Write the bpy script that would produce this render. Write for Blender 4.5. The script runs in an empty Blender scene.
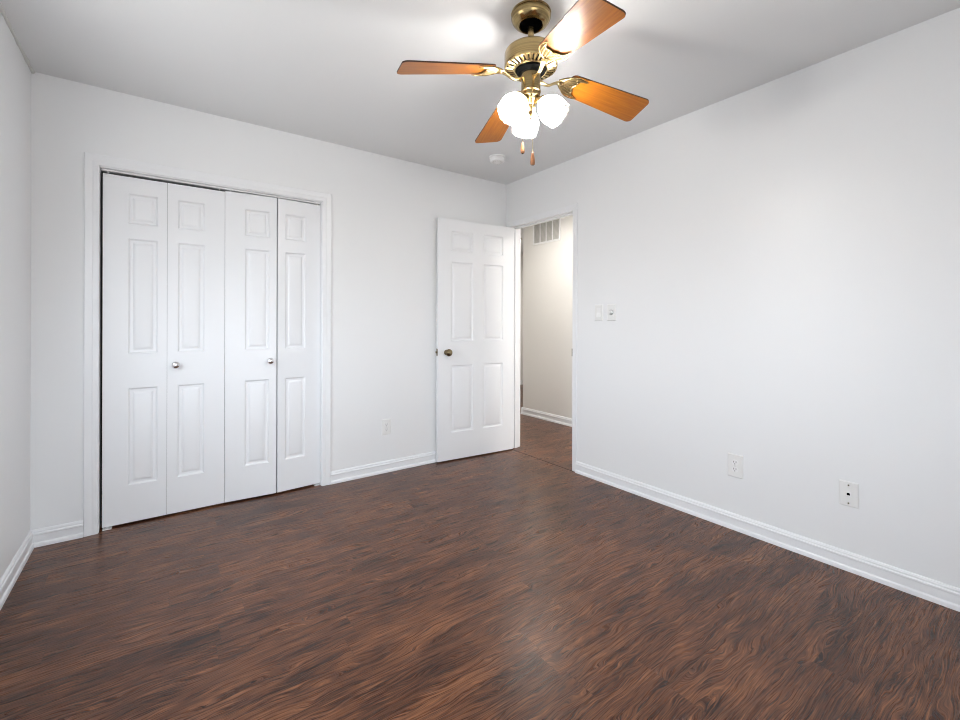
import bpy, bmesh, math, random
from mathutils import Vector, Matrix
random.seed(7)
sc = bpy.context.scene
COL = sc.collection
PI = math.pi
R = math.radians

# ------------------------------------------------------------------ camera
cam_d = bpy.data.cameras.new('camera')
cam_d.sensor_width = 36.0
cam_d.lens = 36.0 * 442.2 / 960.0
cam_d.shift_y = -37.9 / 960.0
cam_d.clip_start = 0.02
cam = bpy.data.objects.new('camera', cam_d)
cam.matrix_world = Matrix.Translation((0, 0, 1.160)) @ Matrix.Rotation(-0.6307, 4, 'Z') @ Matrix.Rotation(R(90), 4, 'X') @ Matrix.Rotation(0.0025, 4, 'Z')
COL.objects.link(cam)
sc.camera = cam

sc.cycles.filter_width = 1.1

# ------------------------------------------------------------------ room sizes
XL, XR, YR, YB, H = -0.5226, 2.6243, -0.62, 3.1855, 2.44      # left, right, rear, back, height
HX = 3.735                                                   # hallway far wall

# ------------------------------------------------------------------ light, exposure
sc.view_settings.view_transform = 'Standard'
sc.view_settings.look = 'None'
sc.view_settings.gamma = 1.0
sc.view_settings.use_curve_mapping = False
sc.view_settings.exposure = 0.47

SKY = 10.3
HALL_W = 24
HALL_WALL_FILL_W = 8.5
HALL_END_FILL_W = 14
BULB = 580.0

# overcast sky above the horizon, duller ground below it
wd = bpy.data.worlds.new('sky')
sc.world = wd
wd.use_nodes = True
wt = wd.node_tree
wbg = wt.nodes['Background']
wtc = wt.nodes.new('ShaderNodeTexCoord')
wsp = wt.nodes.new('ShaderNodeSeparateXYZ'); wt.links.new(wtc.outputs['Generated'], wsp.inputs[0])
wr = wt.nodes.new('ShaderNodeValToRGB')
we = wr.color_ramp.elements
we[0].position = 0.46; we[0].color = (0.46, 0.46, 0.45, 1)
we[1].position = 0.54; we[1].color = (0.85, 0.925, 1.0, 1)
wm = wt.nodes.new('ShaderNodeMath'); wm.operation = 'MULTIPLY_ADD'; wm.inputs[1].default_value = 0.5; wm.inputs[2].default_value = 0.5
wt.links.new(wsp.outputs[2], wm.inputs[0]); wt.links.new(wm.outputs[0], wr.inputs[0]); wt.links.new(wr.outputs[0], wbg.inputs['Color'])
wbg.inputs['Strength'].default_value = SKY

def area(name, loc, rot, sx, sy, w, col, portal=False):
    l = bpy.data.lights.new(name, 'AREA')
    l.shape = 'RECTANGLE'; l.size = sx; l.size_y = sy; l.energy = w; l.color = col
    l.cycles.is_portal = portal
    o = bpy.data.objects.new(name, l)
    o.location = loc; o.rotation_euler = rot
    COL.objects.link(o)
    return o
# window openings added out of view for daylight; the portals only guide sky sampling
WL = (1.45, 2.30, 0.90, 1.95)     # y0, y1, z0, z1
WR = (-0.36, 1.00, 0.70, 1.60)    # x0, x1, z0, z1 (low, wide window added behind the camera for fill)
area('sky_portal', ((WR[0] + WR[1]) / 2, YR - 0.115, (WR[2] + WR[3]) / 2), (R(90), 0, 0), WR[1] - WR[0], WR[3] - WR[2], 1, (1, 1, 1), True)
area('sky_portal', (XL - 0.115, (WL[0] + WL[1]) / 2, (WL[2] + WL[3]) / 2), (0, -R(90), 0), WL[3] - WL[2], WL[1] - WL[0], 1, (1, 1, 1), True)
area('hall_lamp_light', (3.20, 1.35, 2.33), (0, 0, 0), 0.28, 0.28, HALL_W, (1.0, 0.97, 0.925))
area('hall_lamp_light', (3.05, 3.28, 2.33), (0, 0, 0), 0.28, 0.28, HALL_WALL_FILL_W, (1.0, 0.97, 0.925))  # extra lamp added to brighten the hallway wall
area('hall_lamp_light', (4.40, 5.20, 2.33), (0, 0, 0), 0.28, 0.28, HALL_END_FILL_W, (1.0, 0.97, 0.925))  # extra lamp added to lift the narrow strip beyond the corner

# ------------------------------------------------------------------ materials
def mat(name, color=(0.8, 0.8, 0.8), rough=0.5, metal=0.0, spec=0.5, emit=None, estr=0.0, coat=0.0):
    m = bpy.data.materials.new(name)
    m.use_nodes = True
    b = m.node_tree.nodes['Principled BSDF']
    b.inputs['Base Color'].default_value = (*color, 1)
    b.inputs['Roughness'].default_value = rough
    b.inputs['Metallic'].default_value = metal
    b.inputs['Specular IOR Level'].default_value = spec
    b.inputs['Coat Weight'].default_value = coat
    if emit:
        b.inputs['Emission Color'].default_value = (*emit, 1)
        b.inputs['Emission Strength'].default_value = estr
    return m

class NT:
    def __init__(s, m):
        s.t = m.node_tree; s.b = s.t.nodes['Principled BSDF']
    def n(s, typ, **kw):
        x = s.t.nodes.new(typ)
        for k, v in kw.items(): setattr(x, k, v)
        return x
    def l(s, a, b): s.t.links.new(a, b)
    def math(s, op, a, b=None, c=None):
        x = s.n('ShaderNodeMath', operation=op)
        for i, v in enumerate((a, b, c)):
            if v is None: continue
            if isinstance(v, (int, float)): x.inputs[i].default_value = v
            else: s.l(v, x.inputs[i])
        return x.outputs[0]
    def noise(s, vec, scale, detail=4, rough=0.5, dist=0.0):
        x = s.n('ShaderNodeTexNoise')
        x.inputs['Scale'].default_value = scale; x.inputs['Detail'].default_value = detail
        x.inputs['Roughness'].default_value = rough; x.inputs['Distortion'].default_value = dist
        s.l(vec, x.inputs['Vector'])
        return x.outputs['Fac']
    def comb(s, x, y, z=0.0):
        c = s.n('ShaderNodeCombineXYZ')
        for i, v in enumerate((x, y, z)):
            if isinstance(v, (int, float)): c.inputs[i].default_value = v
            else: s.l(v, c.inputs[i])
        return c.outputs[0]
    def ramp(s, fac, stops):
        r = s.n('ShaderNodeValToRGB')
        e = r.color_ramp.elements
        while len(e) < len(stops): e.new(0.5)
        for i, (p, c) in enumerate(stops):
            e[i].position = p; e[i].color = (*c, 1)
        s.l(fac, r.inputs[0])
        return r.outputs[0]
    def bump(s, h, strength, dist):
        b = s.n('ShaderNodeBump')
        b.inputs['Strength'].default_value = strength; b.inputs['Distance'].default_value = dist
        s.l(h, b.inputs['Height']); s.l(b.outputs[0], s.b.inputs['Normal'])

def paint(name, color, rough, bump=0.06, scale=220):
    m = mat(name, color, rough)
    k = NT(m)
    tc = k.n('ShaderNodeTexCoord')
    f = k.noise(tc.outputs['Object'], scale, 3, 0.6)
    g = k.noise(tc.outputs['Object'], 3.0, 2, 0.5)
    k.bump(k.math('ADD', f, k.math('MULTIPLY', g, 2.0)), bump, 0.002)
    return m

M = {}
M['wall'] = paint('white_wall_paint', (0.843, 0.851, 0.861), 0.38)
M['ceil'] = paint('white_ceiling_paint', (0.795, 0.805, 0.812), 0.85, 0.1)
M['hall'] = paint('offwhite_hall_paint', (0.80, 0.785, 0.755), 0.55)
M['trim'] = paint('white_trim_enamel', (0.855, 0.865, 0.885), 0.30, 0.02, 60)
M['door'] = paint('white_door_enamel', (0.85, 0.86, 0.88), 0.33, 0.03, 90)
M['plastic'] = mat('white_plastic', (0.82, 0.82, 0.81), 0.35)
M['lightplastic'] = mat('bright_white_plastic', (0.86, 0.86, 0.86), 0.3)
M['black'] = mat('black_slot', (0.002, 0.002, 0.002), 0.9, spec=0.0)
M['dark'] = mat('closet_painted_shade', (0.03, 0.03, 0.03), 0.9)  # closet shade put into the colour so the door gaps read black
M['chrome'] = mat('chrome', (0.85, 0.85, 0.86), 0.06, 1.0)
M['steel'] = mat('brushed_steel', (0.6, 0.6, 0.6), 0.3, 1.0)
M['bronze'] = mat('aged_brass', (0.22, 0.17, 0.10), 0.22, 1.0)
M['grille'] = mat('grille_grey', (0.62, 0.61, 0.58), 0.6)
M['grout'] = mat('dark_gap', (0.03, 0.015, 0.01), 0.7)
M['glass'] = mat('window_glass', (1, 1, 1), 0.0)
gk = NT(M['glass'])
gt = gk.n('ShaderNodeBsdfTransparent'); gg = gk.n('ShaderNodeBsdfGlossy'); gm = gk.n('ShaderNodeMixShader')
gg.inputs['Roughness'].default_value = 0.02
gm.inputs[0].default_value = 0.06
gk.l(gt.outputs[0], gm.inputs[1]); gk.l(gg.outputs[0], gm.inputs[2])
gk.l(gm.outputs[0], gk.t.nodes['Material Output'].inputs['Surface'])

# antique brass, brushed
def brass(name, color, rough, brushed=True):
    m = mat(name, color, rough, 1.0)
    if brushed:
        k = NT(m)
        tc = k.n('ShaderNodeTexCoord')
        sp = k.n('ShaderNodeSeparateXYZ'); k.l(tc.outputs['Object'], sp.inputs[0])
        f = k.noise(k.comb(k.math('MULTIPLY', sp.outputs[0], 3.0), k.math('MULTIPLY', sp.outputs[1], 3.0), k.math('MULTIPLY', sp.outputs[2], 260.0)), 1.0, 3)
        c = k.ramp(f, [(0.3, tuple(v * 0.72 for v in color)), (0.7, tuple(min(1, v * 1.2) for v in color))])
        k.l(c, k.b.inputs['Base Color'])
    return m
M['brass'] = brass('antique_brass', (0.36, 0.265, 0.125), 0.24)
M['brassbright'] = brass('bright_brass', (0.52, 0.39, 0.19), 0.24, False)
M['brassmid'] = brass('cast_brass', (0.25, 0.18, 0.085), 0.42, False)
M['brassdark'] = brass('dark_brass', (0.12, 0.085, 0.045), 0.35, False)

# laminate floor: planks run along X, procedural per-plank colour, figure and seams
def floor_mat():
    m = mat('hickory_laminate', (0.1, 0.05, 0.03), 0.3, spec=0.36)
    k = NT(m)
    tc = k.n('ShaderNodeTexCoord')
    sp = k.n('ShaderNodeSeparateXYZ'); k.l(tc.outputs['Object'], sp.inputs[0])
    x, y = sp.outputs[0], sp.outputs[1]
    PW, PL = 0.118, 1.21
    rv = k.math('DIVIDE', k.math('SUBTRACT', y, 1.020), PW)
    row = k.math('FLOOR', rv)
    sh = k.math('FRACT', k.math('ABSOLUTE', k.math('MULTIPLY', k.math('SINE', k.math('MULTIPLY', row, 12.9898)), 43.7585)))
    xv = k.math('ADD', k.math('DIVIDE', k.math('SUBTRACT', x, 1.074), PL), sh)
    colm = k.math('FLOOR', xv)
    wn_ = k.n('ShaderNodeTexWhiteNoise', noise_dimensions='2D')
    k.l(k.comb(row, colm), wn_.inputs['Vector'])
    rnd = wn_.outputs['Value']
    sc3 = k.n('ShaderNodeSeparateColor'); k.l(wn_.outputs['Color'], sc3.inputs[0])
    rx = k.math('MULTIPLY', sc3.outputs[0], 37.0)
    ry = k.math('MULTIPLY', sc3.outputs[1], 23.0)
    X = k.math('ADD', x, rx); Y = k.math('ADD', y, ry)
    # warp that bends the grain lines round knots; each plank has its own amount of figure
    msk = k.noise(k.comb(k.math('MULTIPLY', X, 1.6), k.math('MULTIPLY', Y, 6.0), 9.0), 1.0, 2, 0.5)
    msk = k.math('MINIMUM', 1.0, k.math('MAXIMUM', 0.0, k.math('MULTIPLY', k.math('SUBTRACT', k.math('ADD', msk, k.math('MULTIPLY', sc3.outputs[2], 0.16)), 0.50), 6.0)))
    w1 = k.noise(k.comb(k.math('MULTIPLY', X, 4.0), k.math('MULTIPLY', Y, 13.0)), 1.0, 2, 0.5)
    w2 = k.noise(k.comb(k.math('MULTIPLY', X, 14.0), k.math('MULTIPLY', Y, 30.0), 4.0), 1.0, 2, 0.5)
    amp = k.math('ADD', 0.020, k.math('MULTIPLY', msk, 0.046))
    warp = k.math('ADD', k.math('MULTIPLY', w1, amp), k.math('MULTIPLY', w2, k.math('MULTIPLY', amp, 0.14)))
    Yw = k.math('ADD', Y, warp)
    # cathedral lines, thin and dark
    lf_ = k.math('SINE', k.math('MULTIPLY', Yw, 1000.0))
    lines = k.math('POWER', k.math('ADD', k.math('MULTIPLY', lf_, 0.5), 0.5), 3.0)
    # streaky pores along the plank
    st1 = k.noise(k.comb(k.math('MULTIPLY', X, 3.4), k.math('MULTIPLY', Yw, 150.0)), 1.0, 5, 0.7)
    st2 = k.noise(k.comb(k.math('MULTIPLY', X, 10.0), k.math('MULTIPLY', Yw, 330.0), 7.0), 1.0, 3, 0.65)
    bl = k.noise(k.comb(k.math('MULTIPLY', X, 3.6), k.math('MULTIPLY', Y, 14.0), 2.0), 1.0, 3, 0.5, 0.5)
    v = k.math('ADD', k.math('MULTIPLY', k.math('SUBTRACT', st1, 0.5), 1.7), k.math('MULTIPLY', k.math('SUBTRACT', st2, 0.5), 2.1))
    v = k.math('SUBTRACT', v, k.math('MULTIPLY', lines, k.math('ADD', 0.04, k.math('MULTIPLY', msk, 0.08))))
    v = k.math('ADD', v, k.math('MULTIPLY', k.math('SUBTRACT', bl, 0.5), 0.6))
    v = k.math('ADD', v, k.math('MULTIPLY', k.math('SUBTRACT', rnd, 0.5), 0.09))
    b2 = k.noise(k.comb(k.math('MULTIPLY', X, 2.2), k.math('MULTIPLY', Y, 7.0), 5.0), 1.0, 2, 0.5, 0.8)
    v = k.math('ADD', v, k.math('MULTIPLY', k.math('SUBTRACT', b2, 0.5), 0.75))
    v = k.math('ADD', v, 0.53)
    c = k.ramp(v, [(0.10, (0.016, 0.0050, 0.0032)), (0.34, (0.048, 0.0160, 0.0075)), (0.52, (0.094, 0.0330, 0.0140)), (0.72, (0.155, 0.0590, 0.0250)), (0.98, (0.26, 0.108, 0.046))])
    # seams
    fr = k.math('FRACT', rv); fx = k.math('FRACT', xv)
    dy = k.math('MULTIPLY', k.math('MINIMUM', fr, k.math('SUBTRACT', 1.0, fr)), PW)
    dx = k.math('MULTIPLY', k.math('MINIMUM', fx, k.math('SUBTRACT', 1.0, fx)), PL)
    seam = k.math('LESS_THAN', k.math('MINIMUM', dy, dx), 0.0010)
    mx = k.n('ShaderNodeMix', data_type='RGBA')
    k.l(k.math('MULTIPLY', seam, 0.5), mx.inputs['Factor']); k.l(c, mx.inputs['A']); mx.inputs['B'].default_value = (0.02, 0.009, 0.006, 1)
    k.l(mx.outputs['Result'], k.b.inputs['Base Color'])
    k.l(k.math('ADD', 0.20, k.math('MULTIPLY', st1, 0.16)), k.b.inputs['Roughness'])
    k.bump(k.math('SUBTRACT', k.math('ADD', st1, k.math('MULTIPLY', st2, 0.5)), k.math('MULTIPLY', seam, 2.0)), 0.22, 0.0012)
    return m
M['floor'] = floor_mat()

def wood(name, lo, hi, rough, sx, sy, coat=0.3):
    m = mat(name, lo, rough, coat=coat)
    k = NT(m)
    k.b.inputs['Specular IOR Level'].default_value = 0.35
    tc = k.n('ShaderNodeTexCoord')
    sp = k.n('ShaderNodeSeparateXYZ'); k.l(tc.outputs['Object'], sp.inputs[0])
    f = k.noise(k.comb(k.math('MULTIPLY', sp.outputs[0], sx), k.math('MULTIPLY', sp.outputs[1], sy)), 1.0, 4, 0.6)
    k.l(k.ramp(f, [(0.25, lo), (0.75, hi)]), k.b.inputs['Base Color'])
    return m
M['blade'] = wood('cherry_blade_veneer', (0.26, 0.074, 0.006), (0.42, 0.145, 0.012), 0.30, 6, 130, 0.0)
M['bladeedge'] = mat('dark_blade_edge', (0.05, 0.016, 0.008), 0.4)
M['pendant'] = wood('pull_wood', (0.30, 0.12, 0.05), (0.45, 0.2, 0.09), 0.35, 60, 60)

# lamp shade: ribbed frosted glass
def shade_mat():
    m = mat('ribbed_frosted_glass', (1, 1, 1), 0.2)
    k = NT(m)
    tr = k.n('ShaderNodeBsdfTranslucent'); tr.inputs['Color'].default_value = (0.96, 0.95, 0.93, 1)
    tp = k.n('ShaderNodeBsdfTransparent'); tp.inputs['Color'].default_value = (0.97, 0.97, 0.97, 1)
    gl = k.n('ShaderNodeBsdfGlossy'); gl.inputs['Roughness'].default_value = 0.15
    m1 = k.n('ShaderNodeMixShader'); m1.inputs[0].default_value = 0.22
    m2 = k.n('ShaderNodeMixShader'); m2.inputs[0].default_value = 0.10
    k.l(tr.outputs[0], m1.inputs[1]); k.l(tp.outputs[0], m1.inputs[2])
    k.l(m1.outputs[0], m2.inputs[1]); k.l(gl.outputs[0], m2.inputs[2])
    k.l(m2.outputs[0], k.t.nodes['Material Output'].inputs['Surface'])
    return m
M['shade'] = shade_mat()
M['bulb'] = mat('lit_bulb', (1, 1, 1), 0.4, emit=(1.0, 0.965, 0.92), estr=BULB)
M['halllamp'] = mat('lit_hall_lamp_glass', (1, 1, 1), 0.4, emit=(1.0, 0.93, 0.84), estr=3.0)

# ------------------------------------------------------------------ helpers
def obj(name, bm, m, parent=None, smooth=False, loc=None, rot=None):
    me = bpy.data.meshes.new(name)
    bmesh.ops.recalc_face_normals(bm, faces=bm.faces)
    bm.to_mesh(me); bm.free()
    for mm in (m if isinstance(m, (list, tuple)) else [m]): me.materials.append(mm)
    if smooth:
        me.shade_smooth()
    o = bpy.data.objects.new(name, me)
    if parent: o.parent = parent
    if loc: o.location = loc
    if rot: o.rotation_euler = rot
    COL.objects.link(o)
    return o

def autosmooth(o, ang=35):
    me = o.data
    me.shade_smooth()
    bm = bmesh.new(); bm.from_mesh(me)
    for e in bm.edges:
        if len(e.link_faces) == 2 and e.calc_face_angle(0) > R(ang): e.smooth = False
    bm.to_mesh(me); bm.free()
    return o

def tag(o, label, cat, group=None, kind=None):
    if label: o['label'] = label
    if cat: o['category'] = cat
    if group: o['group'] = group
    if kind: o['kind'] = kind
    return o

def thing(name, label, cat, loc=(0, 0, 0), rot=(0, 0, 0), group=None, kind=None):
    o = bpy.data.objects.new(name, None)
    o.empty_display_size = 0.05
    COL.objects.link(o)
    o.location = loc; o.rotation_euler = rot
    return tag(o, label, cat, group, kind)

def box(bm, x0, x1, y0, y1, z0, z1, bevel=0.0, mi=0):
    r = bmesh.ops.create_cube(bm, size=1)
    vs = r['verts']
    for v in vs:
        v.co = Vector(((x0 + x1) / 2 + v.co.x * (x1 - x0), (y0 + y1) / 2 + v.co.y * (y1 - y0), (z0 + z1) / 2 + v.co.z * (z1 - z0)))
    fs = set(f for v in vs for f in v.link_faces)
    for f in fs: f.material_index = mi
    if bevel > 0:
        es = list({e for v in vs for e in v.link_edges})
        bmesh.ops.bevel(bm, geom=es, offset=bevel, segments=2, profile=0.5, affect='EDGES')
    return bm

def lathe(bm, prof, seg=40, mtx=None, mi=0, ripple=None):
    """prof: list of (r, z); revolve about Z. ripple(i, ang, r, z) -> r"""
    rings = []
    for i, (r, z) in enumerate(prof):
        if r < 1e-6:
            v = bm.verts.new((0, 0, z)); rings.append([v]); continue
        ring = []
        for s in range(seg):
            a = 2 * PI * s / seg
            rr = ripple(i, s, r, z) if ripple else r
            ring.append(bm.verts.new((rr * math.cos(a), rr * math.sin(a), z)))
        rings.append(ring)
    if mtx is not None:
        for ring in rings:
            for v in ring: v.co = mtx @ v.co
    for a, b in zip(rings, rings[1:]):
        for s in range(seg):
            t = (s + 1) % seg
            if len(a) == 1 and len(b) == 1: continue
            if len(a) == 1: f = bm.faces.new((a[0], b[s], b[t]))
            elif len(b) == 1: f = bm.faces.new((a[s], a[t], b[0]))
            else: f = bm.faces.new((a[s], a[t], b[t], b[s]))
            f.material_index = mi
    return bm

def tube(bm, pts, r, seg=8, cap=True, mi=0):
    pts = [Vector(p) for p in pts]
    rs = r if isinstance(r, (list, tuple)) else [r] * len(pts)
    rings = []; prev = None
    for i, p in enumerate(pts):
        d = (pts[min(i + 1, len(pts) - 1)] - pts[max(i - 1, 0)])
        if d.length < 1e-9: d = Vector((0, 0, 1))
        d.normalize()
        if prev is None:
            up = Vector((0, 0, 1)) if abs(d.z) < 0.9 else Vector((1, 0, 0))
        else: up = prev
        u = (up - d * up.dot(d)).normalized(); w = d.cross(u); prev = u
        rings.append([bm.verts.new(p + (u * math.cos(2 * PI * s / seg) + w * math.sin(2 * PI * s / seg)) * rs[i]) for s in range(seg)])
    for a, b in zip(rings, rings[1:]):
        for s in range(seg):
            f = bm.faces.new((a[s], a[(s + 1) % seg], b[(s + 1) % seg], b[s])); f.material_index = mi
    if cap:
        bm.faces.new(rings[0][::-1]).material_index = mi; bm.faces.new(rings[-1]).material_index = mi
    return bm

def prism(bm, pts2, axis_fn, mi=0):
    """pts2 outline swept between two positions: axis_fn(p, k) k in 0,1"""
    a = [bm.verts.new(axis_fn(p, 0)) for p in pts2]
    b = [bm.verts.new(axis_fn(p, 1)) for p in pts2]
    n = len(pts2)
    for i in range(n):
        bm.faces.new((a[i], a[(i + 1) % n], b[(i + 1) % n], b[i])).material_index = mi
    bm.faces.new(a[::-1]).material_index = mi; bm.faces.new(b).material_index = mi
    return bm

def struct(name, bm, m, label=None, cat=None, smooth=False):
    o = obj(name, bm, m, smooth=smooth)
    o['kind'] = 'structure'
    if label: o['label'] = label
    if cat: o['category'] = cat
    return o

def wall_slab(axis, c0, c1, a0, a1, z0, z1, holes):
    """wall as boxes around rectangular holes (h0,h1,hz0,hz1), one mesh"""
    bm = bmesh.new()
    def bx(u0, u1, w0, w1):
        if u1 - u0 < 1e-5 or w1 - w0 < 1e-5: return
        if axis == 'x': box(bm, u0, u1, c0, c1, w0, w1)      # runs along X
        else: box(bm, c0, c1, u0, u1, w0, w1)                # runs along Y
    cur = a0
    for h0, h1, hz0, hz1 in sorted(holes):
        bx(cur, h0, z0, z1)
        bx(h0, h1, z0, hz0); bx(h0, h1, hz1, z1)
        cur = h1
    bx(cur, a1, z0, z1)
    return bm

# ------------------------------------------------------------------ structure
T = 0.11
bm = bmesh.new(); box(bm, XL - T, 5.6, YR - T, 6.3, -0.06, 0.0)
struct('floor', bm, M['floor'], 'dark brown wood laminate floor with swirling grain', 'floor')
bm = bmesh.new(); box(bm, XL - T, 5.6, YR - T, 6.3, H, H + 0.06)
struct('ceiling', bm, M['ceil'], 'flat white painted ceiling', 'ceiling')

CL = (-0.258, 0.943, 0.0, 2.010)                 # closet opening on back wall
DR = (2.362, 3.113, 0.0, 2.036)                  # doorway opening on right wall
struct('wall_back', wall_slab('x', YB, YB + T, XL - T, XR + T, 0, H, [CL]), M['wall'], 'white back wall around the closet', 'wall')
struct('wall_right', wall_slab('y', XR, XR + T, YR - T, YB, 0, H, [DR]), M['wall'], 'white right wall with the open doorway', 'wall')
struct('wall_left', wall_slab('y', XL - T, XL, YR - T, YB, 0, H, [WL]), M['wall'], 'white left wall beside the closet', 'wall')
struct('wall_rear', wall_slab('x', YR - T, YR, XL, XR, 0, H, [WR]), M['wall'], 'white wall behind the camera', 'wall')
# closet interior shell, its shade painted in as near-black
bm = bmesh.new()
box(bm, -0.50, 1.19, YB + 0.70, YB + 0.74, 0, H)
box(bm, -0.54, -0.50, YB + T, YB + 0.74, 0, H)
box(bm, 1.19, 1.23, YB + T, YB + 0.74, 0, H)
struct('wall_closet', bm, M['dark'], 'inside of the closet behind the folding doors, shade painted in', 'wall')
# hallway
bm = bmesh.new()
box(bm, HX, HX + T, 0.6, 4.19, 0, H)
box(bm, HX + T, 5.6, 4.08, 4.19, 0, H)
struct('wall_hall', bm, M['hall'], 'off-white hallway wall seen through the doorway', 'wall')
bm = bmesh.new()
box(bm, XR + T, 5.6, 6.2, 6.3, 0, H)
box(bm, 5.5, 5.6, 4.19, 6.2, 0, H)
box(bm, XR, XR + T, YB, 6.2, 0, H)
box(bm, XR + T, HX, 0.5, 0.6, 0, H)
struct('wall_hall_end', bm, M['hall'], 'far end wall of the hallway', 'wall')

# baseboards: stepped profile swept along a line, d = distance from wall, z
BB = [(0, 0), (0.018, 0), (0.018, 0.010), (0.016, 0.018), (0.0125, 0.022), (0.0105, 0.024), (0.0115, 0.058), (0.014, 0.062), (0.0135, 0.068), (0.009, 0.072),
      (0.009, 0.079), (0.005, 0.086), (0, 0.088)]
def baseboard(name, p0, p1, nrm, label, m=M['trim']):
    bm = bmesh.new()
    p0 = Vector(p0); p1 = Vector(p1); nrm = Vector(nrm)
    prism(bm, BB, lambda p, k: (p0 if k == 0 else p1) + nrm * p[0] + Vector((0, 0, p[1])))
    o = struct(name, bm, m, label, 'baseboard')
    autosmooth(o, 25)
    return o
baseboard('baseboard_back', (XL, YB, 0), (-0.319, YB, 0), (0, -1, 0), 'short white baseboard left of the closet')
baseboard('baseboard_back.001', (1.004, YB, 0), (XR, YB, 0), (0, -1, 0), 'white baseboard between the closet and the open door')
baseboard('baseboard_right', (XR, YR, 0), (XR, 2.320, 0), (-1, 0, 0), 'long white baseboard on the right wall')
baseboard('baseboard_left', (XL, YR, 0), (XL, YB, 0), (1, 0, 0), 'white baseboard on the left wall')
baseboard('baseboard_rear', (XL, YR, 0), (XR, YR, 0), (0, 1, 0), 'white baseboard behind the camera')
baseboard('baseboard_hall', (HX, 0.6, 0), (HX, 4.205, 0), (-1, 0, 0), 'white baseboard of the hallway wall')
baseboard('baseboard_hall.001', (HX - 0.022, 4.19, 0), (5.5, 4.19, 0), (0, 1, 0), 'white baseboard round the hallway corner')
baseboard('baseboard_hall.002', (XR + T, 6.2, 0), (5.5, 6.2, 0), (0, -1, 0), 'white baseboard at the far end of the hallway')

# casings: moulded profile (u = across from opening edge outward, d = out of wall)
CP = [(0, 0), (0, 0.009), (0.003, 0.0110), (0.022, 0.0120), (0.025, 0.0105), (0.030, 0.0110), (0.044, 0.0140), (0.055, 0.0150), (0.058, 0.013), (0.060, 0)]
def casing(bm, a0, a1, ztop, P, w=1.0):
    """mitred frame round an opening; P(a, z, d) -> world"""
    n = len(CP)
    path = [lambda u: (a0 - u, 0.0), lambda u: (a0 - u, ztop + u), lambda u: (a1 + u, ztop + u), lambda u: (a1 + u, 0.0)]
    rings = []
    for f in path:
        rings.append([bm.verts.new(P(*f(p[0] * w), p[1])) for p in CP])
    for r0, r1 in zip(rings, rings[1:]):
        for i in range(n):
            bm.faces.new((r0[i], r0[(i + 1) % n], r1[(i + 1) % n], r1[i]))
    bm.faces.new(rings[0][::-1]); bm.faces.new(rings[-1])
    return bm
bm = bmesh.new()
casing(bm, CL[0], CL[1], CL[3], lambda a, z, d: (a, YB - d, z), 1.03)
for x0, x1, z0, z1 in ((CL[0], CL[0] + 0.002, 0, CL[3]), (CL[1] - 0.004, CL[1], 0, CL[3]), (CL[0], CL[1], CL[3] - 0.004, CL[3])):
    box(bm, x0, x1, YB - 0.001, YB + T, z0, z1)
autosmooth(struct('trim_1', bm, M['trim'], 'white moulded casing framing the closet doors', 'trim'), 25)
bm = bmesh.new(); box(bm, CL[0] + 0.008, CL[1] - 0.006, YB + 0.030, YB + 0.056, 1.9975, 2.0055)
struct('trim_2', bm, M['lightplastic'], 'thin white track above the closet doors', 'trim')
bm = bmesh.new()
casing(bm, DR[0], DR[1], DR[3], lambda a, z, d: (XR - d * 0.5, min(a, YB - 0.001), z), 0.75)
casing(bm, DR[0], DR[1], DR[3], lambda a, z, d: (XR + T + d * 0.7, a, z), 0.75)
box(bm, XR - 0.002, XR + T + 0.002, DR[0], DR[0] + 0.004, 0, DR[3])
box(bm, XR - 0.002, XR + T + 0.002, DR[1] - 0.004, DR[1], 0, DR[3])
box(bm, XR - 0.002, XR + T + 0.002, DR[0], DR[1], DR[3] - 0.004, DR[3])
box(bm, XR + 0.040, XR + 0.075, DR[0] + 0.004, DR[0] + 0.013, 0, DR[3])      # door stop
box(bm, XR + 0.040, XR + 0.075, DR[1] - 0.013, DR[1] - 0.004, 0, DR[3])
box(bm, XR + 0.040, XR + 0.075, DR[0], DR[1], DR[3] - 0.013, DR[3])
dcas = autosmooth(struct('trim_3', bm, M['trim'], 'narrow white casing and jamb round the open doorway', 'trim'), 25)
bm = bmesh.new(); box(bm, XR - 0.006, XR + 0.030, DR[0] + 0.0035, DR[0] + 0.0070, 0.895, 0.955, 0.0005)
obj('strike_plate', bm, M['bronze'], dcas)['label'] = 'small brass strike plate'
bm = bmesh.new(); box(bm, XR - 0.012, XR - 0.004, DR[0] - 0.03, DR[1] + 0.01, 0.0, 0.0015)
struct('trim_4', bm, M['grout'], 'thin dark seam in the floor across the doorway', 'trim')
# uneven caulk bead where ceiling meets left wall
bm = bmesh.new()
pts = [(XL + 0.004, YR + i * (YB - YR) / 90, H - 0.003) for i in range(91)]
tube(bm, pts, [0.009 + random.uniform(-0.0045, 0.0045) for _ in pts], 8)
struct('trim_5', bm, paint('grey_caulk', (0.68, 0.68, 0.67), 0.8, 0.4, 40), 'lumpy caulk line between ceiling and left wall', 'trim', True)

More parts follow.
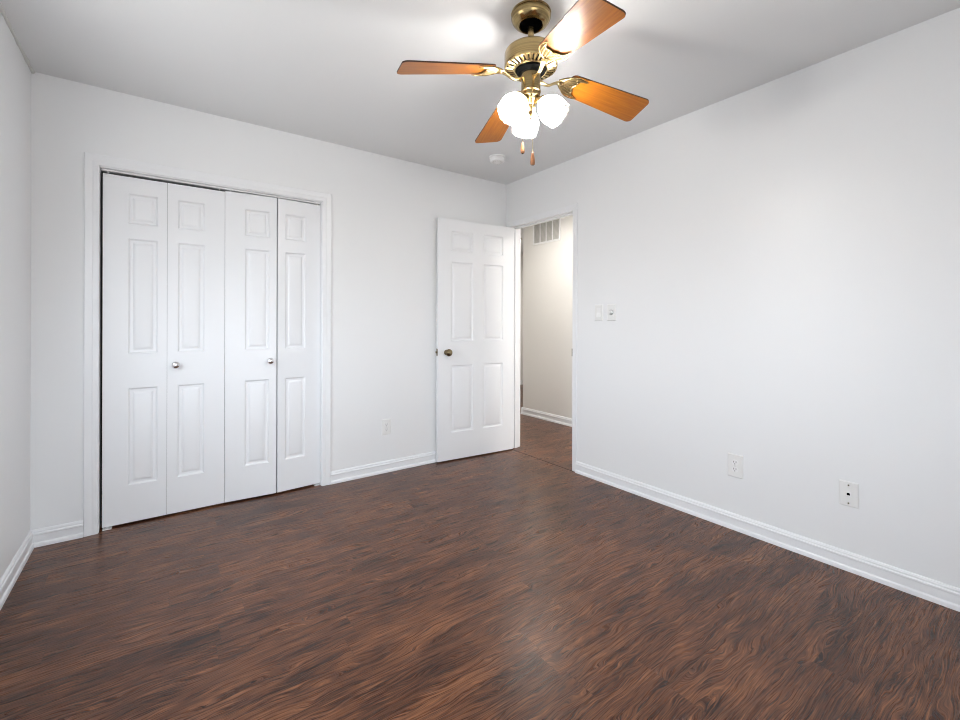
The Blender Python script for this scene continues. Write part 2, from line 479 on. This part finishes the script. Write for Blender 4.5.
# unseen windows added to bring in daylight (left wall and behind the camera)
def window(name, axis, c_in, c_out, a0, a1, z0, z1, nrm, label):
    t = thing(name, label, 'window', kind='structure')
    def P(a, z, d): return (c_in + nrm * d, a, z) if axis == 'y' else (a, c_in + nrm * d, z)
    def bx(bm, A0, A1, Z0, Z1, d0, d1):
        p = P(A0, Z0, d0); q = P(A1, Z1, d1)
        box(bm, min(p[0], q[0]), max(p[0], q[0]), min(p[1], q[1]), max(p[1], q[1]), Z0, Z1)
    bm = bmesh.new()
    for A0, A1, Z0, Z1 in ((a0 - 0.06, a0, z0 - 0.06, z1 + 0.06), (a1, a1 + 0.06, z0 - 0.06, z1 + 0.06), (a0, a1, z1, z1 + 0.06), (a0, a1, z0 - 0.06, z0)):
        bx(bm, A0, A1, Z0, Z1, 0, 0.015)
    zm = (z0 + z1) / 2
    for A0, A1, Z0, Z1 in ((a0, a0 + 0.04, z0, z1), (a1 - 0.04, a1, z0, z1), (a0, a1, z1 - 0.04, z1), (a0, a1, z0, z0 + 0.04), (a0, a1, zm - 0.02, zm + 0.02)):
        bx(bm, A0, A1, Z0, Z1, -0.09, -0.05)
    obj('window_frame', bm, M['trim'], t)
    for Z0, Z1 in ((z0 + 0.04, zm - 0.02), (zm + 0.02, z1 - 0.04)):
        bm = bmesh.new(); bx(bm, a0 + 0.04, a1 - 0.04, Z0, Z1, -0.072, -0.068)
        obj('window_pane', bm, M['glass'], t)
    bm = bmesh.new(); bx(bm, a0 - 0.08, a1 + 0.08, z0 - 0.025, z0, -0.05, 0.04)
    obj('window_sill', bm, M['trim'], t)
window('added_window_1', 'y', XL, XL - T, *WL, 1, 'unseen white double-hung window added in the left wall for daylight')
window('added_window_2', 'x', YR, YR - T, *WR, 1, 'unseen low wide white window added behind the camera for daylight')

# ------------------------------------------------------------------ doors
def panel_slab(w, h, t, xs, zs):
    """slab with moulded raised panels on its front (-y); xs, zs = lists of (lo, hi) panel spans"""
    bm = bmesh.new()
    cx = [0.0]; cz = [0.0]
    for a, b in xs: cx += [a, b]
    for a, b in zs: cz += [a, b]
    cx.append(w); cz.append(h)
    steps = [(0.0, 0.0), (0.003, 0.003), (0.009, 0.0088), (0.021, 0.0090), (0.024, 0.0070), (0.034, 0.0030), (0.037, 0.0024)]
    for side in (0, 1):
        yb = 0.0 if side == 0 else t
        sg = 1 if side == 0 else -1
        for i in range(len(cx) - 1):
            for j in range(len(cz) - 1):
                x0, x1, z0, z1 = cx[i], cx[i + 1], cz[j], cz[j + 1]
                if i % 2 == 1 and j % 2 == 1:
                    prev = None
                    for ins, dep in steps:
                        y = yb + sg * dep
                        ring = [bm.verts.new(c) for c in ((x0 + ins, y, z0 + ins), (x1 - ins, y, z0 + ins), (x1 - ins, y, z1 - ins), (x0 + ins, y, z1 - ins))]
                        if prev:
                            for k in range(4): bm.faces.new((prev[k], prev[(k + 1) % 4], ring[(k + 1) % 4], ring[k]))
                        prev = ring
                    bm.faces.new(prev)
                else:
                    bm.faces.new([bm.verts.new(c) for c in ((x0, yb, z0), (x1, yb, z0), (x1, yb, z1), (x0, yb, z1))])
    for i in range(len(cx) - 1):
        for z in (0, h): bm.faces.new([bm.verts.new(c) for c in ((cx[i], 0, z), (cx[i + 1], 0, z), (cx[i + 1], t, z), (cx[i], t, z))])
    for j in range(len(cz) - 1):
        for x in (0, w): bm.faces.new([bm.verts.new(c) for c in ((x, 0, cz[j]), (x, 0, cz[j + 1]), (x, t, cz[j + 1]), (x, t, cz[j]))])
    bmesh.ops.remove_doubles(bm, verts=bm.verts, dist=1e-5)
    return bm

def leaf(parent, p0, p1, z0, h, xs, zs):
    """door leaf whose front bottom edge runs p0 -> p1 (xy)"""
    dx, dy = p1[0] - p0[0], p1[1] - p0[1]
    w = math.hypot(dx, dy)
    o = obj('door_leaf', panel_slab(w, h, 0.030, xs, zs), M['door'], parent)
    o.location = Vector((p0[0], p0[1], z0)) - parent.location
    o.rotation_euler = (0, 0, math.atan2(dy, dx))
    return autosmooth(o, 20), w

def round_knob(parent, loc, m, s=1.0, seg=28, name='knob', label=None):
    """knob with rosette, axis along local -Y"""
    bm = bmesh.new()
    lathe(bm, [(0, 0), (0.012, 0), (0.0125, 0.003), (0.006, 0.005), (0.005, 0.012), (0.008, 0.016), (0.0145, 0.020), (0.0165, 0.025), (0.0155, 0.030), (0.010, 0.034), (0, 0.0355)], seg, Matrix.Rotation(R(90), 4, 'X') @ Matrix.Scale(s, 4))
    o = obj(name, bm, m, parent, True)
    o.location = loc
    if label: o['label'] = label
    return o

ZS = [(0.212, 0.766), (0.964, 1.621), (1.706, 1.878)]
Z0c = 0.011; HL = 1.972
def bifold(name, label, spans, xs_list, knob_leaf, knob_x, brk):
    t = thing(name, label, 'closet door', (spans[0][0][0], spans[0][0][1], 0), kind='structure')
    for i, ((p0, p1), xs) in enumerate(zip(spans, xs_list)):
        lf, w = leaf(t, p0, p1, Z0c, HL - (0.0 if name == 'door_1' else -0.006), xs, ZS)
        if i == knob_leaf:
            round_knob(lf, (knob_x, 0.0, 0.900 - Z0c), M['chrome'], 1.35, label='round chrome knob')
    # floor pivot bracket and top pivots
    bm = bmesh.new()
    box(bm, brk[0], brk[1], YB + 0.018, YB + 0.055, 0.0, 0.003); box(bm, (brk[0] + brk[1]) / 2 - 0.004, (brk[0] + brk[1]) / 2 + 0.004, YB + 0.043, YB + 0.051, 0.003, 0.014)
    o = obj('pivot_bracket', bm, M['lightplastic'], t); o.location = -Vector(t.location)
    for px in ((brk[0] + brk[1]) / 2, spans[-1 if knob_leaf == 1 else 0][1 if knob_leaf == 1 else 0][0] + (-0.03 if knob_leaf == 1 else 0.03)):
        bm = bmesh.new(); lathe(bm, [(0, 1.988), (0.004, 1.988), (0.004, 1.999), (0, 1.999)], 12)
        o = obj('top_pivot', bm, M['lightplastic'], t); o.location = Vector((px, YB + 0.042, 0)) - t.location
    return t
YF = YB + 0.034
bifold('door_1', 'left pair of white panelled folding closet doors', [((-0.2450, YF), (0.0475, YF)), ((0.0490, YF), (0.3455, YF))],
       [[(0.112, 0.248)], [(0.051, 0.188)]], 1, 0.041, (-0.243, -0.203))
bifold('door_2', 'right pair of white panelled folding closet doors', [((0.3475, YF), (0.647, YF - 0.020)), ((0.6545, YF - 0.018), (0.9385, YF))],
       [[(0.112, 0.256)], [(0.048, 0.182)]], 0, 0.261, (0.900, 0.935))

# open six-panel room door
d3 = thing('door_3', 'white six-panel door standing open against the back wall', 'door', (2.610, 3.106, 0), kind='structure')
p0, p1 = Vector((1.860, 3.132)), Vector((2.613, 3.068))
lf, w = leaf(d3, p0, p1, 0.010, 2.008, [(0.120, 0.335), (0.435, 0.645)], [(0.226, 0.788), (0.990, 1.655), (1.744, 1.912)])
lf.name = 'door_slab'
round_knob(lf, (0.078, 0.0, 0.898), M['bronze'], 1.85, name='door_knob', label='dark aged brass door knob')
bm = bmesh.new(); box(bm, -0.0012, 0.0, 0.004, 0.026, 0.872, 0.930)
box(bm, -0.012, 0.0, 0.009, 0.021, 0.893, 0.909, 0.001)
obj('latch', bm, M['bronze'], lf)['label'] = 'brass latch on the door edge'
for hz_ in (0.22, 1.0, 1.78):
    bm = bmesh.new()
    lathe(bm, [(0, 0), (0.006, 0), (0.006, 0.085), (0, 0.085)], 12)
    o = obj('hinge', bm, M['steel'], d3); o.location = (0.006, 0.002, hz_)

# ------------------------------------------------------------------ electrical plates
def plate_mesh(w, h, t=0.006):
    bm = bmesh.new()
    a = [(-w/2, 0, -h/2), (w/2, 0, -h/2), (w/2, 0, h/2), (-w/2, 0, h/2)]
    rings = []
    for ins, y in ((0, 0), (0, -t * 0.45), (0.004, -t)):
        rings.append([bm.verts.new((x - math.copysign(ins, x), y, z - math.copysign(ins, z))) for x, _, z in a])
    for r0, r1 in zip(rings, rings[1:]):
        for i in range(4): bm.faces.new((r0[i], r0[(i + 1) % 4], r1[(i + 1) % 4], r1[i]))
    bm.faces.new(rings[0]); bm.faces.new(rings[-1])
    return bm

def disc(bm, x, z, r, y0, y1, seg=20, mi=0, sq=1.0):
    pts = [(x + r * math.cos(2 * PI * i / seg), z + max(-sq * r, min(sq * r, r * math.sin(2 * PI * i / seg)))) for i in range(seg)]
    prism(bm, pts, lambda p, k: (p[0], y0 if k == 0 else y1, p[1]), mi)

def outlet(loc, rz, label, w=0.074, h=0.118):
    t = thing('wall_outlet', label, 'outlet', loc, (0, 0, rz), 'duplex wall outlets')
    obj('cover_plate', plate_mesh(w, h), M['plastic'], t)
    for zc in (0.0195, -0.0195):
        bm = bmesh.new(); disc(bm, 0, zc, 0.0175, -0.0055, -0.008, 24, 0, 0.82)
        rc = obj('receptacle', bm, M['lightplastic'], t)
        bm = bmesh.new()
        box(bm, -0.0075, -0.0050, -0.0083, -0.0078, zc - 0.001, zc + 0.008)
        box(bm, 0.0050, 0.0075, -0.0083, -0.0078, zc - 0.001, zc + 0.008)
        disc(bm, 0, zc - 0.008, 0.0027, -0.0078, -0.0083, 10)
        obj('socket_slot', bm, M['black'], rc)['label'] = 'dark plug slots'
    bm = bmesh.new(); disc(bm, 0, 0, 0.003, -0.0055, -0.0075, 10)
    obj('screw', bm, M['steel'], t)
    return t
outlet((1.430, YB, 0.349), 0, 'white duplex outlet low on the back wall beside the closet')
outlet((XR, 1.158, 0.357), R(-90), 'white duplex outlet low on the right wall, nearer the doorway', 0.082, 0.128)

# phone / cable jack plate
t = thing('jack_plate', 'white wall plate with one small dark jack between two screws', 'wall plate', (XR, 0.654, 0.358), (0, 0, R(-90)))
obj('cover_plate', plate_mesh(0.074, 0.116), M['plastic'], t)
bm = bmesh.new(); box(bm, -0.009, 0.009, -0.0078, -0.0055, -0.008, 0.008, 0.0008)
j = obj('jack', bm, M['lightplastic'], t)
bm = bmesh.new(); box(bm, -0.006, 0.006, -0.0084, -0.0074, -0.005, 0.005); box(bm, -0.003, 0.003, -0.0084, -0.0074, 0.004, 0.0065)
obj('jack_opening', bm, M['black'], j)['label'] = 'dark jack opening'
for zc in (0.042, -0.042):
    bm = bmesh.new(); disc(bm, 0, zc, 0.0035, -0.0055, -0.0078, 12)
    obj('screw', bm, M['bronze'], t)

# switches beside the doorway
t = thing('light_switch', 'white rocker light switch beside the doorway casing', 'switch', (XR, 2.110, 1.232), (0, 0, R(-90)))
obj('cover_plate', plate_mesh(0.074, 0.116), M['plastic'], t)
bm = bmesh.new()
prism(bm, [(-0.0055, 0.033), (-0.0070, 0.033), (-0.0062, 0.0), (-0.0125, -0.030), (-0.0125, -0.033), (-0.0055, -0.033)], lambda p, k: ((-0.0165 if k == 0 else 0.0165), p[0], p[1]))
obj('rocker', bm, M['lightplastic'], t)
t = thing('dimmer_switch', 'white wall plate with a round silver dimmer knob', 'switch', (XR, 1.997, 1.232), (0, 0, R(-90)))
obj('cover_plate', plate_mesh(0.074, 0.118), M['plastic'], t)
bm = bmesh.new()
lathe(bm, [(0, 0.005), (0.020, 0.005), (0.0205, 0.009), (0.018, 0.011), (0, 0.011)], 28, Matrix.Rotation(R(90), 4, 'X'))
rg = obj('dial_ring', bm, M['steel'], t, True); rg['label'] = 'silver ring around the dial'
bm = bmesh.new()
lathe(bm, [(0, 0.010), (0.0135, 0.010), (0.012, 0.021), (0.0105, 0.0225), (0, 0.0225)], 24, Matrix.Rotation(R(90), 4, 'X'))
obj('dial', bm, M['plastic'], t, True)

# ------------------------------------------------------------------ hallway grille and lamp
t = thing('return_vent', 'white air return grille high on the hallway wall', 'vent', (HX, 3.778, 2.245), (0, 0, R(-90)))
VW, VH = 0.455, 0.285
bm = bmesh.new()
for x0, x1, z0, z1 in ((-VW/2, VW/2, VH/2 - 0.022, VH/2), (-VW/2, VW/2, -VH/2, -VH/2 + 0.022), (-VW/2, -VW/2 + 0.022, -VH/2 + 0.022, VH/2 - 0.022), (VW/2 - 0.022, VW/2, -VH/2 + 0.022, VH/2 - 0.022)):
    box(bm, x0, x1, -0.010, 0, z0, z1)
obj('frame', bm, M['lightplastic'], t)
for i in range(1, 4):
    x = -VW/2 + 0.022 + i * (VW - 0.044) / 4
    bm = bmesh.new(); box(bm, x - 0.006, x + 0.006, -0.010, 0, -VH/2 + 0.022, VH/2 - 0.022)
    obj('mullion', bm, M['lightplastic'], t)
bm = bmesh.new(); box(bm, -VW/2 + 0.01, VW/2 - 0.01, -0.0015, -0.0005, -VH/2 + 0.01, VH/2 - 0.01)
obj('backing', bm, mat('duct_filter', (0.42, 0.41, 0.39), 0.8), t)
bm = bmesh.new()
n = 18
for i in range(n):
    z = -VH/2 + 0.024 + (i + 0.5) * (VH - 0.048) / n
    prism(bm, [(-0.009, z - 0.005), (-0.0015, z + 0.005), (-0.0015, z + 0.006), (-0.009, z - 0.004)], lambda p, k: ((-VW/2 + 0.02 if k == 0 else VW/2 - 0.02), p[0], p[1]))
obj('louvre', bm, M['grille'], t)

# ------------------------------------------------------------------ smoke detector
t = thing('smoke_detector', 'small round white smoke detector on the ceiling', 'smoke detector', (2.130, 2.695, H))
bm = bmesh.new(); lathe(bm, [(0, 0), (0.066, 0), (0.066, -0.008), (0.062, -0.011), (0, -0.011)], 48)
autosmooth(obj('base_plate', bm, M['plastic'], t))
bm = bmesh.new(); lathe(bm, [(0, -0.010), (0.058, -0.010), (0.058, -0.028), (0.054, -0.036), (0.046, -0.040), (0.020, -0.041), (0.018, -0.039), (0, -0.039)], 48)
bd = autosmooth(obj('body', bm, M['lightplastic'], t))
bm = bmesh.new()
for i in range(14):
    a = 2 * PI * i / 14
    c, s = math.cos(a), math.sin(a)
    tube(bm, [(0.026 * c, 0.026 * s, -0.0405), (0.042 * c, 0.042 * s, -0.0405)], 0.0014, 6)
obj('sensor_slot', bm, M['grille'], bd)

# ------------------------------------------------------------------ ceiling fan
FX, FY = 1.2475, 1.3560
FWD = PI / 2 - 0.6307          # heading of the far lamp
fan = thing('ceiling_fan', 'antique brass ceiling fan with four cherry wood blades and three lit glass shades', 'ceiling fan', (FX, FY, H))
def part(name, bm, m, smooth=True, parent=fan):
    o = obj(name, bm, m, parent)
    if smooth: autosmooth(o, 32)
    return o
# canopy (bell) with black swivel seat
bm = bmesh.new(); lathe(bm, [(0, 0), (0.0806, 0), (0.0822, -0.003), (0.0822, -0.008), (0.0790, -0.010), (0.0790, -0.013), (0.0816, -0.016), (0.0811, -0.024), (0.0775, -0.033), (0.0707, -0.042), (0.0603, -0.050), (0.0551, -0.0535), (0.0520, -0.0545), (0.0494, -0.0530), (0.0484, -0.046), (0, -0.046)], 64)
cn = part('canopy', bm, M['brass'])
bm = bmesh.new(); lathe(bm, [(0, -0.045), (0.0465, -0.045), (0.0455, -0.050), (0.034, -0.053), (0.030, -0.056), (0.022, -0.057), (0.018, -0.061), (0, -0.061)], 40)
part('swivel_ball', bm, M['black'])['label'] = 'black ball seat in the canopy'
bm = bmesh.new(); lathe(bm, [(0, -0.05), (0.0125, -0.05), (0.0125, -0.150), (0.020, -0.152), (0.023, -0.168), (0, -0.168)], 32)
part('downrod', bm, M['brass'])
# motor housing
bm = bmesh.new(); lathe(bm, [(0, -0.156), (0.050, -0.156), (0.088, -0.157), (0.101, -0.160), (0.1065, -0.165), (0.1090, -0.172), (0.1090, -0.222), (0.1070, -0.225), (0.0, -0.225)], 72)
part('motor_housing', bm, M['brass'])
bm = bmesh.new(); lathe(bm, [(0, -0.2255), (0.101, -0.2255), (0.066, -0.231), (0, -0.231)], 48)
part('motor_core', bm, M['black'])
bm = bmesh.new()
lathe(bm, [(0.1040, -0.2245), (0.1090, -0.2245), (0.1075, -0.2290), (0.1020, -0.2300)], 64)
lathe(bm, [(0.0660, -0.2310), (0.0720, -0.2350), (0.0665, -0.2400), (0.0600, -0.2360)], 64)
NF = 30
for i in range(NF):
    a = 2 * PI * i / NF
    ca, sa = math.cos(a), math.sin(a)
    for r0, z0, r1, z1 in ((0.106, -0.2265, 0.068, -0.2330),):
        hw0, hw1 = 0.0080, 0.0046
        def pt(r, z, w): return (r * ca - w * sa, r * sa + w * ca, z)
        top = [pt(r0, z0, -hw0), pt(r0, z0, hw0), pt(r1, z1, hw1), pt(r1, z1, -hw1)]
        mid0 = pt(r0, z0 - 0.005, 0); mid1 = pt(r1, z1 - 0.004, 0)
        vs = [bm.verts.new(p) for p in top] + [bm.verts.new(mid0), bm.verts.new(mid1)]
        bm.faces.new((vs[0], vs[4], vs[5], vs[3])); bm.faces.new((vs[4], vs[1], vs[2], vs[5]))
        bm.faces.new((vs[0], vs[1], vs[4])); bm.faces.new((vs[3], vs[5], vs[2]))
part('vent_ring', bm, M['brassbright'], False)['label'] = 'bright brass ring of radial slots'
bm = bmesh.new(); lathe(bm, [(0, -0.230), (0.060, -0.230), (0.062, -0.236), (0.060, -0.245), (0.052, -0.250), (0.048, -0.256), (0, -0.256)], 40)
part('flywheel', bm, M['black'])['label'] = 'black rotor hub'
# switch housing and light kit body
bm = bmesh.new(); lathe(bm, [(0, -0.252), (0.0370, -0.252), (0.0400, -0.255), (0.0405, -0.258), (0.0395, -0.261), (0.0395, -0.322), (0.0415, -0.325), (0.0415, -0.330), (0.0385, -0.333), (0.0385, -0.345), (0.0350, -0.352), (0.0300, -0.357), (0, -0.357)], 56)
part('switch_housing', bm, M['brass'])
bm = bmesh.new(); lathe(bm, [(0, -0.355), (0.0300, -0.355), (0.0320, -0.360), (0.0290, -0.368), (0.0200, -0.376), (0.0165, -0.384), (0.0195, -0.390), (0.0215, -0.400), (0.0185, -0.412), (0.0100, -0.420), (0.0065, -0.424), (0.0100, -0.430), (0.0080, -0.438), (0, -0.442)], 40)
part('light_fitter', bm, M['brassbright'])

# blades and irons
ZB = 2.202 - H          # where the drooping blade line meets the axis
DROOP = math.atan(0.168)
def smooth_path(pts, n=6):
    out = []
    P = [Vector(p) for p in pts]
    for i in range(len(P) - 1):
        a = P[max(i - 1, 0)]; b = P[i]; c = P[i + 1]; d = P[min(i + 2, len(P) - 1)]
        for k in range(n):
            u = k / n
            out.append(0.5 * ((2 * b) + (c - a) * u + (2 * a - 5 * b + 4 * c - d) * u * u + (3 * b - a - 3 * c + d) * u ** 3))
    out.append(P[-1])
    return out

def blade_mesh():
    bm = bmesh.new()
    r0, r1 = 0.172, 0.548
    h0, h1 = 0.0565, 0.0755
    out = []
    def corner(cx, cy, rad, a0, a1, n=7):
        for i in range(n + 1):
            a = a0 + (a1 - a0) * i / n
            out.append((cx + rad * math.cos(a), cy + rad * math.sin(a)))
    corner(r0 + 0.02, -h0 + 0.02, 0.02, PI, 1.5 * PI)
    corner(r1 - 0.022, -h1 + 0.022, 0.022, 1.5 * PI, 2 * PI)
    corner(r1 - 0.022, h1 - 0.022, 0.022, 0, 0.5 * PI)
    corner(r0 + 0.02, h0 - 0.02, 0.02, 0.5 * PI, PI)
    th = 0.0055
    lo = [bm.verts.new((x, y, 0)) for x, y in out]
    hi = [bm.verts.new((x, y, th)) for x, y in out]
    n = len(out)
    bm.faces.new(lo[::-1]).material_index = 0
    bm.faces.new(hi).material_index = 0
    for i in range(n): bm.faces.new((lo[i], lo[(i + 1) % n], hi[(i + 1) % n], hi[i])).material_index = 1
    return bm

def iron_mesh():
    """decorative bracket in blade coordinates: x outward, y across, z up; sits below blade"""
    bm = bmesh.new()
    z = -0.0035
    # ribbed scallop shell spreading from the neck to a crescent with two horns
    half = [(0.200, 0.0), (0.205, 0.010), (0.209, 0.020), (0.208, 0.029), (0.216, 0.038), (0.230, 0.046), (0.246, 0.050)]
    edge = [(x, -y) for x, y in half[::-1]] + half[1:]
    edge = [(p.x, p.y) for p in smooth_path([(x, y, 0) for x, y in edge], 6)]
    n = len(edge); rows = 12
    def neck(t):
        a_ = (t - 0.5) * 2
        return (0.132 - 0.004 * abs(a_), 0.010 * a_)
    def side(t): return abs((t - 0.5) * 2)
    for lo, off in ((True, 0.0), (False, 0.003)):
        grid = []
        for j in range(rows + 1):
            u = j / rows
            row = []
            for i, (ex, ey) in enumerate(edge):
                t = i / (n - 1)
                nx, ny = neck(t)
                bulge = math.sin(PI * u) * side(t) ** 1.5
                x = nx + (ex - nx) * u - 0.012 * bulge
                y = ny + (ey - ny) * u + math.copysign(0.014 * bulge, t - 0.5)
                zz = (-0.0045 - 0.0035 * abs(math.sin(t * PI * 8)) * min(1, u * 2 + 0.2)) if lo else -0.0005
                row.append(bm.verts.new((x, y, zz)))
            grid.append(row)
        for j in range(rows):
            for i in range(n - 1):
                f = bm.faces.new((grid[j][i], grid[j][i + 1], grid[j + 1][i + 1], grid[j + 1][i])); f.material_index = 1
    return bm

def iron_relief():
    bm = bmesh.new()
    z = -0.006
    for s in (1, -1):
        def tp(pts, r0, r1=None):
            pp = smooth_path([(x, s * y, zz) for x, y, zz in pts], 5)
            r1_ = r0 if r1 is None else r1
            tube(bm, pp, [r0 + (r1_ - r0) * i / (len(pp) - 1) for i in range(len(pp))], 7)
        # outer edge scroll out to the horn
        tp([(0.132, 0.0, z - 0.004), (0.145, 0.014, z), (0.160, 0.033, z), (0.180, 0.049, z), (0.205, 0.056, z), (0.230, 0.054, z), (0.246, 0.047, z)], 0.0036, 0.0014)
        # inner edge
        tp([(0.195, 0.0, z), (0.203, 0.012, z), (0.207, 0.022, z), (0.205, 0.029, z), (0.213, 0.038, z), (0.228, 0.044, z), (0.244, 0.047, z)], 0.0030, 0.0014)
        # little curl beside the horn
        tp([(0.205, 0.029, z), (0.198, 0.034, z), (0.197, 0.042, z), (0.204, 0.046, z), (0.210, 0.042, z)], 0.0022, 0.0014)
    return bm

def arm_mesh(pitch):
    """arm from flywheel to shell, in unpitched blade frame"""
    bm = bmesh.new()
    pts = smooth_path([(0.040, 0, -0.030), (0.065, 0, -0.036), (0.088, 0, -0.034), (0.108, 0, -0.020), (0.128, 0, -0.009), (0.150, 0, -0.007)], 6)
    n = len(pts)
    rings = []
    for i, p in enumerate(pts):
        u = i / (n - 1)
        hw = 0.013 - 0.006 * math.sin(PI * min(1, u * 1.1)) + 0.002 * u
        d = (pts[min(i + 1, n - 1)] - pts[max(i - 1, 0)]).normalized()
        nn = Vector((-d.z, 0, d.x))
        rings.append([bm.verts.new(p + Vector((0, sy * hw, 0)) + nn * sn * 0.003) for sy, sn in ((-1, -0.4), (-0.6, -1.3), (0.6, -1.3), (1, -0.4), (1, 1), (-1, 1))])
    for r0, r1 in zip(rings, rings[1:]):
        for i in range(6): bm.faces.new((r0[i], r0[(i + 1) % 6], r1[(i + 1) % 6], r1[i]))
    bm.faces.new(rings[0]); bm.faces.new(rings[-1])
    return bm

PITCH = R(12)
blade_me = arm_me = None
for i in range(4):
    ang = R(-17.6 + 90 * i)
    Mrot = Matrix.Rotation(ang, 4, 'Z') @ Matrix.Rotation(DROOP, 4, 'Y')
    Mp = Matrix.Translation((0, 0, ZB)) @ Mrot @ Matrix.Rotation(-PITCH, 4, 'X')
    if i == 0:
        b = obj('blade', blade_mesh(), [M['blade'], M['bladeedge']], fan)
        ar = obj('blade_arm', arm_mesh(PITCH), M['brassbright'], fan)
        autosmooth(ar, 50)
        ir = obj('blade_bracket', iron_mesh(), [M['brassbright'], M['brassmid']], fan); ir['label'] = 'scrolled brass bracket under the blade'
        rl = obj('scroll_relief', iron_relief(), M['brassbright'], ir, True)
        protos = (b, ar, ir, rl)
    else:
        b = protos[0].copy(); ar = protos[1].copy(); ir = protos[2].copy(); rl = protos[3].copy()
        for o in (b, ar, ir, rl): COL.objects.link(o)
        b.parent = ar.parent = ir.parent = fan; rl.parent = ir
    b.matrix_local = Mp
    ir.matrix_local = Mp
    ar.matrix_local = Matrix.Translation((0, 0, ZB)) @ Mrot

# lamps
def shade_mesh():
    bm = bmesh.new()
    prof = [(0.0215, 0.0), (0.0225, -0.006), (0.024, -0.010), (0.033, -0.020), (0.043, -0.034), (0.0505, -0.052), (0.053, -0.070), (0.0515, -0.086), (0.049, -0.098), (0.0505, -0.104)]
    fine = []
    pp = smooth_path([(r, 0, z) for r, z in prof], 4)
    fine = [(p.x, p.z) for p in pp]
    N = 72
    def ripple(i, s, r, z):
        k = min(1.0, max(0.0, (-z - 0.012) / 0.03))
        d = (1.0 if ((s // 2 + i // 2) % 2 == 0) else -1.0) * 0.0009 * k
        return r + d + 0.0012 * k * math.cos(2 * PI * s / N * 12) * (1 if z < -0.09 else 0.3)
    lathe(bm, fine, N, None, 0, ripple)
    return bm
Zlamp = 2.072 - H
for i in range(3):
    a = FWD + R(7) + i * 2 * PI / 3
    tilt = R(45)
    base = Vector((0.040 * math.cos(a), 0.040 * math.sin(a), Zlamp))
    Mx = Matrix.Translation(base) @ Matrix.Rotation(a, 4, 'Z') @ Matrix.Rotation(-tilt, 4, 'Y')
    bm = bmesh.new()
    lathe(bm, [(0, 0.012), (0.011, 0.012), (0.0125, 0.004), (0.019, 0.000), (0.0245, -0.004), (0.0250, -0.012), (0.0235, -0.013), (0.0235, -0.004), (0, -0.004)], 32, Mx)
    tube(bm, smooth_path([(0.018 * math.cos(a), 0.018 * math.sin(a), -0.366), (0.028 * math.cos(a), 0.028 * math.sin(a), -0.362), tuple(Mx @ Vector((0, 0, 0.010)))], 4), 0.0075, 10)
    part('lamp_socket', bm, M['brassbright'])
    o = obj('lamp_shade', shade_mesh(), M['shade'], fan, True); o.matrix_local = Mx @ Matrix.Translation((0, 0, -0.004)) @ Matrix.Scale(1.05, 4)
    o['label'] = 'lit ribbed white glass shade'
    bm = bmesh.new()
    lathe(bm, [(0, -0.004), (0.010, -0.004), (0.011, -0.022), (0.017, -0.034), (0.0235, -0.048), (0.025, -0.058), (0.0225, -0.070), (0.013, -0.079), (0, -0.082)], 24, Mx)
    obj('light_bulb', bm, M['bulb'], fan, True)

# pull chains
def chain(off, ztop, zp0, zp1, r, dark):
    x, y = off
    bm = bmesh.new()
    z = ztop; 
    while z > zp0:
        bmesh.ops.create_icosphere(bm, subdivisions=1, radius=0.0017, matrix=Matrix.Translation((x, y, z))); z -= 0.0036
    tube(bm, [(x, y, ztop), (x, y, zp0)], 0.0006, 5)
    ch = obj('pull_chain', bm, M['brassbright'], fan, True)
    bm = bmesh.new(); L = zp0 - zp1
    lathe(bm, [(0, zp0), (r * 0.35, zp0), (r * 0.55, zp0 - L * 0.2), (r * 0.85, zp0 - L * 0.5), (r, zp0 - L * 0.8), (r * 0.9, zp0 - L * 0.97), (r * 0.5, zp1), (0, zp1)], 20, Matrix.Translation((x, y, 0)))
    p_ = obj('chain_pull', bm, M['pendant'], ch, True); p_['label'] = dark
    bm = bmesh.new(); lathe(bm, [(0, zp1 + 0.001), (r * 0.55, zp1 + 0.001), (r * 0.5, zp1 - 0.0015), (0, zp1 - 0.0015)], 14, Matrix.Translation((x, y, 0)))
    obj('pull_tip', bm, M['bronze'], ch, True)
rt = Vector((0.8077, -0.5897)); fw = Vector((0.5897, 0.8077))
o1 = rt * -0.031 + fw * 0.024; o2 = rt * 0.003 + fw * -0.044
chain(o1, -0.335, 1.915 - H, 1.868 - H, 0.0090, 'small pale wooden chain pull')
chain(o2, -0.335, 1.850 - H, 1.795 - H, 0.0095, 'small reddish wooden chain pull')

# hallway ceiling lamps; the last two are unseen ones added to brighten it
for x_, y_, lab in ((3.20, 1.35, 'round flush ceiling lamp at the near end of the hallway'), (3.05, 3.28, 'unseen round ceiling lamp added to light the hallway wall'), (4.40, 5.20, 'unseen round ceiling lamp added to brighten beyond the hallway corner')):
    t = thing('hall_ceiling_lamp', lab, 'ceiling lamp', (x_, y_, H), group='hallway ceiling lamps')
    bm = bmesh.new(); lathe(bm, [(0, 0), (0.15, 0), (0.15, -0.02), (0, -0.02)], 40)
    autosmooth(obj('lamp_base', bm, M['brass'], t))
    bm = bmesh.new(); lathe(bm, [(0.14, -0.02), (0.135, -0.05), (0.10, -0.08), (0.05, -0.095), (0, -0.098)], 40)
    obj('lamp_glass', bm, M['halllamp'], t, True)
